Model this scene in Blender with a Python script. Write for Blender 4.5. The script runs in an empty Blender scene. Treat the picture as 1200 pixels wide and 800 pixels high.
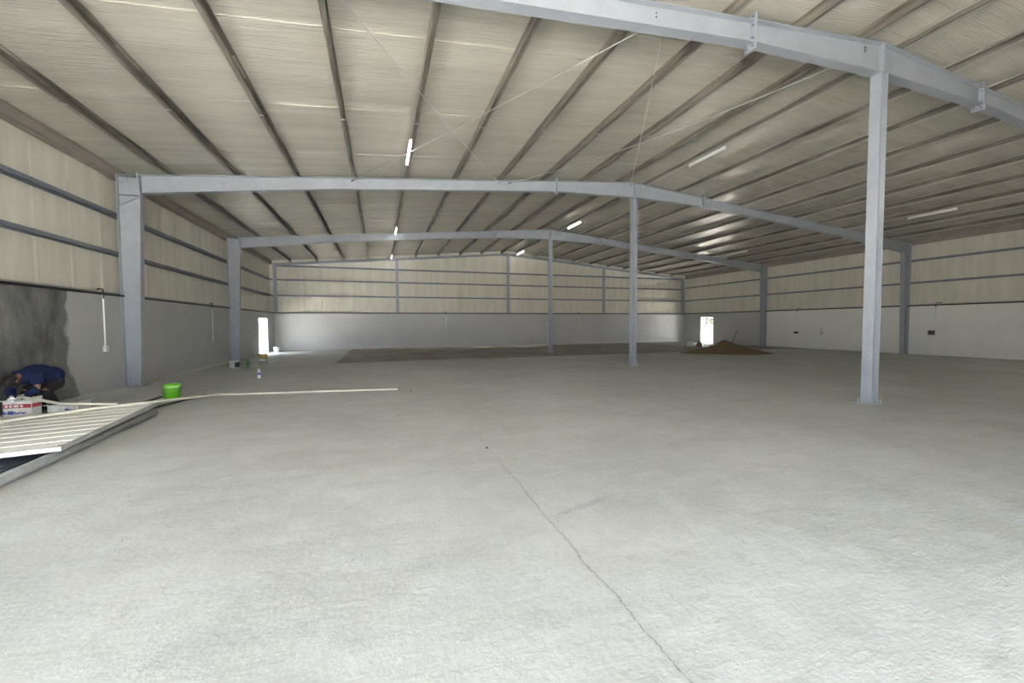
import bpy, bmesh, math, random
from mathutils import Vector, Matrix, noise
random.seed(7)
S = bpy.context.scene
COL = S.collection
R = math.radians

# ------------------------------------------------------------------ camera
F_PX = 475.08
cam_d = bpy.data.cameras.new('camera'); cam = bpy.data.objects.new('camera', cam_d); COL.objects.link(cam)
ya, pi_, ro = R(17.946), R(2.435), R(-0.335)
fw = Vector((math.sin(ya)*math.cos(pi_), math.cos(ya)*math.cos(pi_), -math.sin(pi_)))
rt = Vector((math.cos(ya), -math.sin(ya), 0)); up = rt.cross(fw)
rt2 = rt*math.cos(ro)+up*math.sin(ro); up2 = -rt*math.sin(ro)+up*math.cos(ro)
M = Matrix((rt2, up2, -fw)).transposed().to_4x4(); M.translation = Vector((0, 0, 1.6))
cam.matrix_world = M
cam_d.sensor_width = 36; cam_d.sensor_fit = 'HORIZONTAL'; cam_d.lens = F_PX*36/1200; cam_d.clip_start = .05; cam_d.clip_end = 500
S.camera = cam

# ------------------------------------------------------------------ light
SKY = 7.0
w = bpy.data.worlds.new('overcast_sky'); S.world = w; w.use_nodes = True
bg = w.node_tree.nodes['Background']; bg.inputs[0].default_value = (.86, .93, 1.0, 1); bg.inputs[1].default_value = SKY
sun_d = bpy.data.lights.new('sun', 'SUN'); sun = bpy.data.objects.new('sun', sun_d); COL.objects.link(sun)
sun_d.energy = 80.0; sun_d.angle = R(6); sun_d.color = (1, .975, .95)
sun.rotation_euler = (R(-12), R(6), 0)          # high sun from behind the gable end of the hall: lights the yard, not the floor inside
def portal(name, loc, rot, sx, sy):
    d = bpy.data.lights.new(name, 'AREA'); o = bpy.data.objects.new(name, d); COL.objects.link(o)
    d.shape = 'RECTANGLE'; d.size = sx; d.size_y = sy; d.cycles.is_portal = True
    o.location = loc; o.rotation_euler = rot
S.view_settings.view_transform = 'Standard'; S.view_settings.look = 'None'; S.view_settings.gamma = 1
S.view_settings.use_curve_mapping = False; S.view_settings.exposure = 0.72
S.cycles.use_denoising = True; S.cycles.max_bounces = 14; S.cycles.diffuse_bounces = 10; S.cycles.glossy_bounces = 4
S.cycles.sample_clamp_indirect = 20; S.cycles.caustics_reflective = True

# ------------------------------------------------------------------ dimensions
XL, XR, XM = -6.41, 25.20, 9.165
YF, Y1, Y2, Y3, Y4 = -2.46, 5.41, 13.30, 21.19, 29.06
HD, HR, SL = 2.38, 6.88, .0872
PUR = .20                                       # purlin depth
def ztop(x): return HR-SL*abs(x-XM)             # top of rafters = underside of purlins
DOOR_X0, DOOR_X1, DOOR_H = -5.6, 5.0, 3.2
SD0, SD1, SDH = -1.6, 4.6, 2.3                  # side opening in the left wall, out of view beside the camera
# # roller door opening behind the camera

# ------------------------------------------------------------------ helpers
def N(nt, t, **k):
    n = nt.nodes.new(t)
    for a, b in k.items(): setattr(n, a, b)
    return n
def mat(name, col, rough=.6, metal=0, spec=.5, var=0, vscale=3, bump=0, bscale=40, col2=None, emit=None, estr=0, coat=0, stretch=None):
    m = bpy.data.materials.new(name); m.use_nodes = True; nt = m.node_tree
    b = nt.nodes['Principled BSDF']
    b.inputs['Base Color'].default_value = (*col, 1); b.inputs['Roughness'].default_value = rough
    b.inputs['Metallic'].default_value = metal; b.inputs['Specular IOR Level'].default_value = spec
    b.inputs['Coat Weight'].default_value = coat
    tc = N(nt, 'ShaderNodeTexCoord'); mp = N(nt, 'ShaderNodeMapping'); nt.links.new(tc.outputs['Object'], mp.inputs[0])
    if stretch: mp.inputs['Scale'].default_value = stretch
    if var or col2:
        no = N(nt, 'ShaderNodeTexNoise'); no.inputs['Scale'].default_value = vscale; no.inputs['Detail'].default_value = 8
        no.inputs['Roughness'].default_value = .65
        nt.links.new(mp.outputs[0], no.inputs['Vector'])
        cr = N(nt, 'ShaderNodeValToRGB'); nt.links.new(no.outputs[0], cr.inputs[0])
        c2 = col2 if col2 else tuple(c*(1-var) for c in col); c1 = col if col2 else tuple(min(1, c*(1+var)) for c in col)
        cr.color_ramp.elements[0].position = .32; cr.color_ramp.elements[0].color = (*c2, 1)
        cr.color_ramp.elements[1].position = .66; cr.color_ramp.elements[1].color = (*c1, 1)
        nt.links.new(cr.outputs[0], b.inputs['Base Color'])
    if bump:
        n2 = N(nt, 'ShaderNodeTexNoise'); n2.inputs['Scale'].default_value = bscale; n2.inputs['Detail'].default_value = 6
        nt.links.new(mp.outputs[0], n2.inputs['Vector'])
        bp = N(nt, 'ShaderNodeBump'); bp.inputs['Strength'].default_value = bump; bp.inputs['Distance'].default_value = .02
        nt.links.new(n2.outputs[0], bp.inputs['Height']); nt.links.new(bp.outputs[0], b.inputs['Normal'])
    if emit:
        b.inputs['Emission Color'].default_value = (*emit, 1); b.inputs['Emission Strength'].default_value = estr
    return m

class MB:
    """collects simple solids into one mesh"""
    def __init__(s): s.v = []; s.f = []; s.sm = []
    def hexa(s, p):                      # p: 8 points, bottom loop then top loop
        n = len(s.v); s.v += [tuple(q) for q in p]
        for f in ((3,2,1,0),(4,5,6,7),(0,1,5,4),(1,2,6,5),(2,3,7,6),(3,0,4,7)): s.f.append(tuple(n+i for i in f)); s.sm.append(False)
        return s
    def box(s, x0, x1, y0, y1, z0, z1):
        return s.hexa([(x0,y0,z0),(x1,y0,z0),(x1,y1,z0),(x0,y1,z0),(x0,y0,z1),(x1,y0,z1),(x1,y1,z1),(x0,y1,z1)])
    def tube(s, pts, r, seg=10, cap=True, smooth=True):
        pts = [Vector(p) for p in pts]; rs = r if isinstance(r, (list, tuple)) else [r]*len(pts)
        n0 = len(s.v)
        for i, p in enumerate(pts):
            t = (pts[min(i+1, len(pts)-1)]-pts[max(i-1, 0)])
            t = t.normalized() if t.length > 1e-9 else Vector((0,0,1))
            a = t.cross(Vector((0,0,1)) if abs(t.z) < .9 else Vector((1,0,0))).normalized(); b = t.cross(a)
            for k in range(seg):
                q = p+(a*math.cos(2*math.pi*k/seg)+b*math.sin(2*math.pi*k/seg))*rs[i]; s.v.append(tuple(q))
        for i in range(len(pts)-1):
            for k in range(seg):
                k2 = (k+1) % seg
                s.f.append((n0+i*seg+k, n0+i*seg+k2, n0+(i+1)*seg+k2, n0+(i+1)*seg+k)); s.sm.append(smooth)
        if cap:
            s.f.append(tuple(n0+k for k in range(seg))[::-1]); s.sm.append(False)
            s.f.append(tuple(n0+(len(pts)-1)*seg+k for k in range(seg))); s.sm.append(False)
        return s
    def lathe(s, prof, cx=0, cy=0, cz=0, seg=24):   # prof: (radius, z) from bottom to top, closed if radius 0 at ends
        n0 = len(s.v)
        for r, z in prof:
            for k in range(seg): s.v.append((cx+r*math.cos(2*math.pi*k/seg), cy+r*math.sin(2*math.pi*k/seg), cz+z))
        for i in range(len(prof)-1):
            for k in range(seg):
                k2 = (k+1) % seg
                s.f.append((n0+i*seg+k, n0+i*seg+k2, n0+(i+1)*seg+k2, n0+(i+1)*seg+k)); s.sm.append(True)
        return s
    def build(s, name, m, parent=None, loc=None, bevel=0, origin=None):
        me = bpy.data.meshes.new(name); v = s.v
        if origin: v = [(a-origin[0], b-origin[1], c-origin[2]) for a, b, c in v]
        me.from_pydata(v, [], s.f)
        for p, q in zip(me.polygons, s.sm): p.use_smooth = q
        bm = bmesh.new(); bm.from_mesh(me)
        bmesh.ops.remove_doubles(bm, verts=bm.verts, dist=1e-6)
        bmesh.ops.recalc_face_normals(bm, faces=bm.faces)
        if bevel: bmesh.ops.bevel(bm, geom=[e for e in bm.edges if e.calc_length() > bevel*3], offset=bevel, segments=2, affect='EDGES', profile=.5)
        bm.to_mesh(me); bm.free()
        o = bpy.data.objects.new(name, me); COL.objects.link(o)
        if isinstance(m, (list, tuple)):
            for q in m: me.materials.append(q)
        else: me.materials.append(m)
        if origin: o.location = origin
        if loc: o.location = loc
        if parent: o.parent = parent
        return o
def tag(o, label=None, cat=None, group=None, kind=None):
    if label: o['label'] = label
    if cat: o['category'] = cat
    if group: o['group'] = group
    if kind: o['kind'] = kind
    return o
def empty(name, loc=(0,0,0), rz=0):
    o = bpy.data.objects.new(name, None); COL.objects.link(o); o.location = loc; o.rotation_euler.z = rz; o.empty_display_size = .2
    return o
def dup(o, loc=None, parent=None):
    c = o.copy(); COL.objects.link(c)
    if parent: c.parent = parent
    if loc: c.location = loc
    for ch in list(o.children): dup(ch, None, c)
    return c
def struct(o): o['kind'] = 'structure'; return o

# ------------------------------------------------------------------ materials
M_paint = mat('grey_blue_steel_paint', (.30, .32, .355), .42, .0, .5, var=.07, vscale=2.2, bump=.08, bscale=90)
M_girt = mat('girt_dark_paint', (.17, .185, .215), .45, .1, .5, var=.14, vscale=3, stretch=(1, 1, 1))
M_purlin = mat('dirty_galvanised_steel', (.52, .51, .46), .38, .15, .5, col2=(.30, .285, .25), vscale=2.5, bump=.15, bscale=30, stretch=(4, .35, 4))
M_purlin_dirt_shade = mat('dirty_brown_shade_purlin_steel', (.28, .255, .22), .38, .2, .5, col2=(.07, .058, .047), vscale=2.2, bump=.15, bscale=30, stretch=(5, .4, 5))  # brown dirt on left purlins; also painted channel shade on right webs
M_eave = mat('eave_channel_steel', (.27, .24, .215), .5, .15, .5, var=.2, vscale=2, stretch=(3, .4, 3))
M_white = mat('white_plastic', (.78, .78, .76), .35)
M_black = mat('black_plastic', (.012, .012, .013), .55)
M_bolt = mat('bolt_steel', (.16, .16, .17), .4, .6)
M_galv = mat('galvanised_tube', (.42, .43, .43), .38, .45, var=.25, vscale=5)
M_white_dado = mat('white_wall_paint', (.74, .725, .69), .75, var=.03, vscale=1.2, bump=.1, bscale=60)
M_grey_dado = mat('grey_wall_paint', (.42, .42, .415), .7, var=.05, vscale=.9, bump=.12, bscale=60)
M_back_dado = mat('back_wall_paint', (.45, .45, .455), .55, var=.05, vscale=.6, bump=.1, bscale=60)

def foil(name, axis, col, period=.05, rough=.3, bs=.35):
    """insulation foil / sheet with fine ribs; axis = world axis across the ribs"""
    m = bpy.data.materials.new(name); m.use_nodes = True; nt = m.node_tree; b = nt.nodes['Principled BSDF']
    tc = N(nt, 'ShaderNodeTexCoord')
    mp = N(nt, 'ShaderNodeMapping'); nt.links.new(tc.outputs['Object'], mp.inputs[0])
    st = {'X': (2.2, .35, 1), 'Y': (.22, 2.2, 1), 'XY': (2.2, 2.2, .3)}[axis]; mp.inputs['Scale'].default_value = st
    no = N(nt, 'ShaderNodeTexNoise'); no.inputs['Scale'].default_value = 1.5; no.inputs['Detail'].default_value = 7; no.inputs['Roughness'].default_value = .6
    nt.links.new(mp.outputs[0], no.inputs['Vector'])
    cr = N(nt, 'ShaderNodeValToRGB'); nt.links.new(no.outputs[0], cr.inputs[0])
    cr.color_ramp.elements[0].position = .25; cr.color_ramp.elements[0].color = (*[c*.84 for c in col], 1)
    cr.color_ramp.elements[1].position = .75; cr.color_ramp.elements[1].color = (*[c*1.08 for c in col], 1)
    nt.links.new(cr.outputs[0], b.inputs['Base Color'])
    sep = N(nt, 'ShaderNodeSeparateXYZ'); nt.links.new(tc.outputs['Object'], sep.inputs[0])
    if axis == 'XY':
        ad = N(nt, 'ShaderNodeMath', operation='ADD'); nt.links.new(sep.outputs[0], ad.inputs[0]); nt.links.new(sep.outputs[1], ad.inputs[1]); src = ad.outputs[0]
    else: src = sep.outputs[axis]
    mu = N(nt, 'ShaderNodeMath', operation='MULTIPLY'); nt.links.new(src, mu.inputs[0]); mu.inputs[1].default_value = 2*math.pi/period
    si = N(nt, 'ShaderNodeMath', operation='SINE'); nt.links.new(mu.outputs[0], si.inputs[0])
    n2 = N(nt, 'ShaderNodeTexNoise'); n2.inputs['Scale'].default_value = 9; n2.inputs['Detail'].default_value = 5
    nt.links.new(mp.outputs[0], n2.inputs['Vector'])
    m1 = N(nt, 'ShaderNodeMath', operation='MULTIPLY'); nt.links.new(n2.outputs[0], m1.inputs[0]); m1.inputs[1].default_value = 4.0
    m2 = N(nt, 'ShaderNodeMath', operation='MULTIPLY'); nt.links.new(si.outputs[0], m2.inputs[0]); m2.inputs[1].default_value = .35
    a2 = N(nt, 'ShaderNodeMath', operation='ADD'); nt.links.new(m2.outputs[0], a2.inputs[0]); nt.links.new(m1.outputs[0], a2.inputs[1])
    bp = N(nt, 'ShaderNodeBump'); bp.inputs['Strength'].default_value = bs; bp.inputs['Distance'].default_value = .006
    nt.links.new(a2.outputs[0], bp.inputs['Height']); nt.links.new(bp.outputs[0], b.inputs['Normal'])
    b.inputs['Roughness'].default_value = rough; b.inputs['Specular IOR Level'].default_value = .6
    if axis == 'Y':
        b.inputs['Anisotropic'].default_value = .5; b.inputs['Metallic'].default_value = .3
        cx = N(nt, 'ShaderNodeCombineXYZ'); cx.inputs[0].default_value = 1; nt.links.new(cx.outputs[0], b.inputs['Tangent'])
    return m
M_foil = foil('roof_foil', 'Y', (.69, .655, .575), rough=.27, bs=.6)
M_clad = foil('wall_sheet', 'XY', (.62, .59, .51), period=.3, rough=.40, bs=.12)

# floor concrete: colour, old crack, smear and dusty far area, all fixed to the slab
def floor_mat():
    m = bpy.data.materials.new('concrete_floor'); m.use_nodes = True; nt = m.node_tree; b = nt.nodes['Principled BSDF']; L = nt.links.new
    tc = N(nt, 'ShaderNodeTexCoord'); P = tc.outputs['Object']; sep = N(nt, 'ShaderNodeSeparateXYZ'); L(P, sep.inputs[0])
    X, Y = sep.outputs[0], sep.outputs[1]
    def math_(op, a, c=None, d=None, clamp=False):
        n = N(nt, 'ShaderNodeMath', operation=op); n.use_clamp = clamp
        for i, q in enumerate((a, c, d)):
            if q is None: continue
            if isinstance(q, (int, float)): n.inputs[i].default_value = q
            else: L(q, n.inputs[i])
        return n.outputs[0]
    def noise_(sc, det=6, rough=.6, scale=None):
        n = N(nt, 'ShaderNodeTexNoise'); n.inputs['Scale'].default_value = sc; n.inputs['Detail'].default_value = det; n.inputs['Roughness'].default_value = rough
        if scale:
            mp = N(nt, 'ShaderNodeMapping'); mp.inputs['Scale'].default_value = scale; L(P, mp.inputs[0]); L(mp.outputs[0], n.inputs['Vector'])
        else: L(P, n.inputs['Vector'])
        return n.outputs[0]
    def sstep(v, lo, hi):
        n = N(nt, 'ShaderNodeMapRange'); n.interpolation_type = 'SMOOTHSTEP'; L(v, n.inputs[0]); n.inputs[1].default_value = lo; n.inputs[2].default_value = hi
        return n.outputs[0]
    def mix(fac, a, c):
        n = N(nt, 'ShaderNodeMix', data_type='RGBA'); 
        if isinstance(fac, float): n.inputs[0].default_value = fac
        else: L(fac, n.inputs[0])
        for i, q in ((6, a), (7, c)):
            if isinstance(q, tuple): n.inputs[i].default_value = (*q, 1)
            else: L(q, n.inputs[i])
        return n.outputs[2]
    big = noise_(.42, 8, .62); mid = noise_(2.3, 8, .7); fine = noise_(30, 6, .7); streak = noise_(1.6, 6, .6, (.5, 1.8, 1)); brn = noise_(.8, 5, .6, (1, 1.7, 1))
    c = mix(sstep(big, .36, .66), (.41, .415, .40), (.50, .505, .495))
    c = mix(math_('MULTIPLY', sstep(mid, .42, .7), .55), c, (.575, .585, .585))
    c = mix(math_('MULTIPLY', sstep(streak, .50, .70), .50), c, (.35, .36, .36))
    c = mix(math_('MULTIPLY', sstep(brn, .60, .72), .38), c, (.34, .30, .24))
    c = mix(math_('MULTIPLY', sstep(fine, .38, .66), .32), c, (.64, .64, .62)); c = mix(math_('MULTIPLY', sstep(noise_(3.1, 8, .8), .54, .66), .36), c, (.36, .365, .36))
    pit = noise_(55, 3, .5); pm = sstep(math_('MULTIPLY', pit, sstep(mid, .4, .7)), .50, .60)
    c = mix(math_('MULTIPLY', pm, .75), c, (.2, .2, .19))
    # dusty sand-strewn far area
    wob = math_('MULTIPLY', math_('SUBTRACT', noise_(.7, 4), .5), 1.6)
    d1 = sstep(math_('ADD', Y, wob), 18.3, 18.9); d2 = sstep(math_('ADD', X, math_('MULTIPLY', wob, .3)), -1.95, -1.7)
    dust = math_('MULTIPLY', math_('MULTIPLY', d1, d2), math_('MULTIPLY_ADD', sstep(noise_(.5, 5), .3, .6), .35, .5))
    c = mix(dust, c, (.19, .155, .11))
    # crack along x = 1.29
    wav = math_('ADD', math_('MULTIPLY', math_('SUBTRACT', noise_(1.3, 2), .5), .12), math_('MULTIPLY', math_('SUBTRACT', noise_(22, 6, .8), .5), .055))
    dx = math_('ABSOLUTE', math_('SUBTRACT', math_('ADD', X, wav), 1.29))
    ck = math_('SUBTRACT', 1.0, sstep(dx, .0005, .004)); ck = math_('MULTIPLY', ck, math_('SUBTRACT', 1.0, sstep(Y, 3.2, 7.0)))
    brk = sstep(noise_(6, 3), .32, .45); ck = math_('MULTIPLY', ck, brk)
    halo = math_('MULTIPLY', math_('SUBTRACT', 1.0, sstep(dx, .0, .03)), math_('SUBTRACT', 1.0, sstep(Y, 3.5, 8.0)))
    c = mix(math_('MULTIPLY', halo, .18), c, (.25, .25, .24)); c = mix(math_('MULTIPLY', ck, .72), c, (.06, .055, .05))
    # blue-grey smear branching off the crack
    t = math_('DIVIDE', math_('SUBTRACT', X, 1.30), .80)
    cy = math_('MULTIPLY_ADD', t, .24, 3.04); dy = math_('ABSOLUTE', math_('SUBTRACT', math_('ADD', Y, math_('MULTIPLY', math_('SUBTRACT', noise_(9, 5, .7), .5), .16)), cy))
    wd = math_('MULTIPLY_ADD', math_('MULTIPLY', t, math_('SUBTRACT', 1.0, t)), .22, .004)
    sm = math_('MULTIPLY', math_('SUBTRACT', 1.0, sstep(math_('DIVIDE', dy, wd), .55, 1.0)), math_('MULTIPLY', sstep(t, 0, .03), math_('SUBTRACT', 1.0, sstep(t, .97, 1.0))))
    c = mix(math_('MULTIPLY', sm, math_('MULTIPLY', sstep(noise_(9, 5, .7), .38, .6), .5)), c, (.29, .305, .34))
    L(c, b.inputs['Base Color'])
    # relief
    trow = noise_(5, 5, .65, (.8, 2.2, 1)); h = math_('ADD', math_('MULTIPLY', trow, .55), math_('ADD', math_('MULTIPLY', fine, .22), math_('MULTIPLY', mid, .5)))
    ridge = math_('MULTIPLY', sstep(noise_(2.0, 3, .5, (.9, 3.2, 1)), .66, .71), .12)
    rough_area = math_('MULTIPLY', math_('SUBTRACT', 1.0, sstep(Y, 2.2, 3.4)), sstep(mid, .4, .6)); h = math_('ADD', h, math_('MULTIPLY', math_('MULTIPLY', noise_(70, 4, .7), rough_area), .25))
    h = math_('ADD', h, ridge); h = math_('SUBTRACT', h, math_('MULTIPLY', ck, .5)); h = math_('SUBTRACT', h, math_('MULTIPLY', pm, .08))
    bp = N(nt, 'ShaderNodeBump'); bp.inputs['Strength'].default_value = .55; bp.inputs['Distance'].default_value = .02
    L(h, bp.inputs['Height']); L(bp.outputs[0], b.inputs['Normal'])
    L(math_('MULTIPLY_ADD', mid, .25, .45), b.inputs['Roughness']); b.inputs['Specular IOR Level'].default_value = .4
    return m
M_floor = floor_mat()

# left dado: grey paint with an unpainted wet cement patch at the near end (y < 11.25)
def left_dado_mat():
    m = mat('left_wall_plaster', (.42, .42, .415), .7, var=.05, vscale=.9, bump=.12, bscale=60); nt = m.node_tree; L = nt.links.new
    b = nt.nodes['Principled BSDF']; base = b.inputs['Base Color'].links[0].from_socket
    tc = N(nt, 'ShaderNodeTexCoord'); sep = N(nt, 'ShaderNodeSeparateXYZ'); L(tc.outputs['Object'], sep.inputs[0])
    mp = N(nt, 'ShaderNodeMapping'); mp.inputs['Scale'].default_value = (1, 1.6, .8); L(tc.outputs['Object'], mp.inputs[0])
    no = N(nt, 'ShaderNodeTexNoise'); no.inputs['Scale'].default_value = 1.3; no.inputs['Detail'].default_value = 8; no.inputs['Roughness'].default_value = .65; L(mp.outputs[0], no.inputs['Vector'])
    cr = N(nt, 'ShaderNodeValToRGB'); L(no.outputs[0], cr.inputs[0])
    e = cr.color_ramp.elements; e[0].position = .35; e[0].color = (.07, .07, .07, 1); e[1].position = .68; e[1].color = (.22, .22, .21, 1)
    n2 = N(nt, 'ShaderNodeTexNoise'); n2.inputs['Scale'].default_value = 3; n2.inputs['Detail'].default_value = 6; L(tc.outputs['Object'], n2.inputs['Vector'])
    ma = N(nt, 'ShaderNodeMath', operation='MULTIPLY_ADD'); L(n2.outputs[0], ma.inputs[0]); ma.inputs[1].default_value = .35; L(sep.outputs[1], ma.inputs[2])
    # widen the damp edge low down
    mz = N(nt, 'ShaderNodeMapRange'); L(sep.outputs[2], mz.inputs[0]); mz.inputs[1].default_value = 0; mz.inputs[2].default_value = .6; mz.inputs[3].default_value = -.35; mz.inputs[4].default_value = 0
    ad = N(nt, 'ShaderNodeMath', operation='ADD'); L(ma.outputs[0], ad.inputs[0]); L(mz.outputs[0], ad.inputs[1])
    mr = N(nt, 'ShaderNodeMapRange'); L(ad.outputs[0], mr.inputs[0]); mr.inputs[1].default_value = 11.38; mr.inputs[2].default_value = 11.46; mr.inputs[3].default_value = 1; mr.inputs[4].default_value = 0
    mx = N(nt, 'ShaderNodeMix', data_type='RGBA'); L(mr.outputs[0], mx.inputs[0]); L(base, mx.inputs[6]); L(cr.outputs[0], mx.inputs[7]); L(mx.outputs[2], b.inputs['Base Color'])
    return m
M_left_dado = left_dado_mat()

# ------------------------------------------------------------------ floor, walls
struct(MB().box(XL-.24, XR+.24, YF-.3, Y4+.24, -.3, 0).build('floor', M_floor))
M_yard = mat('yard_concrete', (.55, .54, .5), .8, var=.08, vscale=.5)
struct(MB().box(-60, 80, -50, 80, -.5, -.12).build('ground', M_yard))

TH = .24
DL0, DL1, DLH = 25.65, 27.5, 2.06
DR0, DR1, DRH = 25.8, 27.12, 2.12
wall_left = struct(MB().box(XL-TH, XL, YF, SD0, 0, HD).box(XL-TH, XL, SD1, DL0, 0, HD).box(XL-TH, XL, SD0, SD1, SDH, HD).box(XL-TH, XL, DL1, Y4, 0, HD).box(XL-TH, XL, DL0, DL1, DLH, HD).build('wall_left', M_left_dado))
wr = MB().box(XR, XR+TH, YF, -1.6, 0, HD).box(XR, XR+TH, 1.4, Y3, 0, HD).box(XR, XR+TH, -1.6, 1.4, 2.3, HD)  # unseen opening near the camera, added to let in gentle fill light
wall_right = struct(wr.build('wall_right', M_white_dado))
wall_right_far = MB().box(XR, XR+TH, Y3, DR0, 0, HD).box(XR, XR+TH, DR1, Y4, 0, HD).box(XR, XR+TH, DR0, DR1, DRH, HD).build('plaster', M_back_dado, wall_right)  # greyer colour stands in for the shade on the doorway side
wall_right_far['label'] = 'grey shade-painted stretch of the low wall around the far right doorway'
wall_back = struct(MB().box(XL-TH, XR+TH, Y4, Y4+TH, 0, HD).build('wall_back', M_back_dado))
zc = 7.2
wf = MB().box(XL-TH, DOOR_X0, YF-TH, YF, 0, zc-1.5).box(DOOR_X1, XR+TH, YF-TH, YF, 0, zc-1.5)
wf.box(DOOR_X0, DOOR_X1, YF-TH, YF, DOOR_H, zc-1.5)
wf.hexa([(XL-TH,YF-TH,5.5),(XM,YF-TH,5.5),(XM,YF,5.5),(XL-TH,YF,5.5),(XL-TH,YF-TH,5.75),(XM,YF-TH,7.2),(XM,YF,7.2),(XL-TH,YF,5.75)])
wf.hexa([(XM,YF-TH,5.5),(XR+TH,YF-TH,5.5),(XR+TH,YF,5.5),(XM,YF,5.5),(XM,YF-TH,7.2),(XR+TH,YF-TH,5.75),(XR+TH,YF,5.75),(XM,YF,7.2)])
wall_front = struct(wf.build('wall_front', M_clad))
portal('portal_front', ((DOOR_X0+DOOR_X1)/2, YF-.1, DOOR_H/2), (R(90), 0, 0), DOOR_X1-DOOR_X0, DOOR_H)
portal('portal_left', (XL-TH/2, (DL0+DL1)/2, DLH/2), (0, R(-90), 0), DLH, DL1-DL0)
portal('portal_side', (XL-TH/2, (SD0+SD1)/2, SDH/2), (0, R(-90), 0), SDH, SD1-SD0)
portal('portal_side_right', (XR+TH/2, -.1, 1.15), (0, R(90), 0), 2.3, 3.0)
portal('portal_right', (XR+TH/2, (DR0+DR1)/2, DRH/2), (0, R(90), 0), DRH, DR1-DR0)

# door linings
M_jamb = mat('door_lining', (.62, .62, .6), .5)
for nm, x0, x1, a, b_, h in (('door_1', XL-TH-.01, XL+.012, DL0, DL1, DLH), ('door_2', XR-.012, XR+TH+.01, DR0, DR1, DRH)):
    e = struct(empty(nm, ((x0+x1)/2, (a+b_)/2, 0)))
    o = (e.location.x, e.location.y, 0)
    for q in (MB().box(x0, x1, a, a+.03, 0, h), MB().box(x0, x1, b_-.03, b_, 0, h)):
        q.v = [(x-o[0], y-o[1], z) for x, y, z in q.v]; q.build('jamb', M_jamb, e)
    q = MB().box(x0, x1, a+.03, b_-.03, h-.03, h); q.v = [(x-o[0], y-o[1], z) for x, y, z in q.v]; q.build('lintel', M_jamb, e)

# dark sealing strip and light flashing on top of the low walls
CX = .225
trim = MB().box(XL-.03, XL+.035, YF, Y4-.03, HD-.01, HD+.045).build('trim_1', M_black); struct(trim)
struct(MB().box(XR-.035, XR+.03, YF, Y4-.03, HD-.01, HD+.045).build('trim_2', M_black))
struct(MB().box(XL-.03, XR+.03, Y4-.035, Y4+.03, HD-.01, HD+.045).build('trim_3', M_black))
M_flash = mat('flashing', (.36, .36, .34), .45, .2)
struct(MB().box(XL-CX, XL-.04, YF, Y4, HD+.003, HD+.09).build('trim_4', M_flash))
struct(MB().box(XR+.04, XR+CX, YF, Y4, HD+.003, HD+.09).build('trim_5', M_flash))
struct(MB().box(XL-CX, XR+CX, Y4+.04, Y4+CX, HD+.003, HD+.09).build('trim_6', M_flash))
M_base = mat('mortar_fillet', (.50, .49, .45), .8, var=.12, vscale=6)
def fillet(nm, ax, c, s, a, b_, gaps=()):
    mb = MB(); segs = []; cur = a
    for g0, g1 in gaps: segs.append((cur, g0)); cur = g1
    segs.append((cur, b_))
    for u, v in segs:
        if ax == 'x': mb.hexa([(c, u, 0), (c+s*.05, u, 0), (c+s*.05, v, 0), (c, v, 0), (c, u, .05), (c+s*.01, u, .03), (c+s*.01, v, .03), (c, v, .05)])
        else: mb.hexa([(u, c+s*.05, 0), (v, c+s*.05, 0), (v, c, 0), (u, c, 0), (u, c+s*.01, .03), (v, c+s*.01, .03), (v, c, .05), (u, c, .05)])
    struct(mb.build(nm, M_base))
fillet('baseboard_left', 'x', XL, 1, YF, Y4, ((SD0, SD1), (DL0, DL1),))
fillet('baseboard_back', 'y', Y4, -1, XL, XR)

# ------------------------------------------------------------------ cladding sheets: about a metre wide each
def vsheet(axis, c, u0, u1, zt0, zt1, sgn, parent, name='cladding_sheet'):
    """trapezoid-ribbed wall sheet between u0 and u1, standing at c, inner face towards sgn"""
    mb = MB(); prof = [(u0, -.008), (u0+.010, -.008), (u0+.022, 0), (u1-.04, 0), (u1-.03, .007), (u1-.012, .007), (u1, -.008)]
    vs = []; T = .03
    def zt(u): return zt0+(zt1-zt0)*(u-u0)/(u1-u0)
    for u, d in prof:
        for z in (HD+.03, zt(u)):
            for k in (c+sgn*d, c-sgn*T):
                vs.append((k, u, z) if axis == 'x' else (u, k, z))
    f = []
    for i in range(len(prof)-1):
        a, b_ = i*4, (i+1)*4
        f += [(a, b_, b_+2, a+2), (a+1, a+3, b_+3, b_+1), (a, a+1, b_+1, b_), (a+2, b_+2, b_+3, a+3)]
    f += [(0, 2, 3, 1), (len(vs)-4, len(vs)-3, len(vs)-1, len(vs)-2)]
    mb.v = vs; mb.f = f; mb.sm = [False]*len(f)
    return mb.build(name, M_clad, parent)
def roofz(x): return ztop(x)+PUR
nY = 31; ys = [YF+i*(Y4+.27-YF)/nY for i in range(nY+1)]
p0 = None
for i in range(nY):
    for par, c, s in ((wall_left, XL-CX, 1), (wall_right, XR+CX, -1)):
        vsheet('x', c, ys[i], ys[i+1], roofz(c), roofz(c), s, par)
nX = 32; xs = [XL-CX+i*(XR-XL+2*CX)/nX for i in range(nX+1)]
for i in range(nX):
    vsheet('y', Y4+CX, xs[i], xs[i+1], roofz(xs[i]+.003), roofz(xs[i+1]-.003), -1, wall_back)

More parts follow.
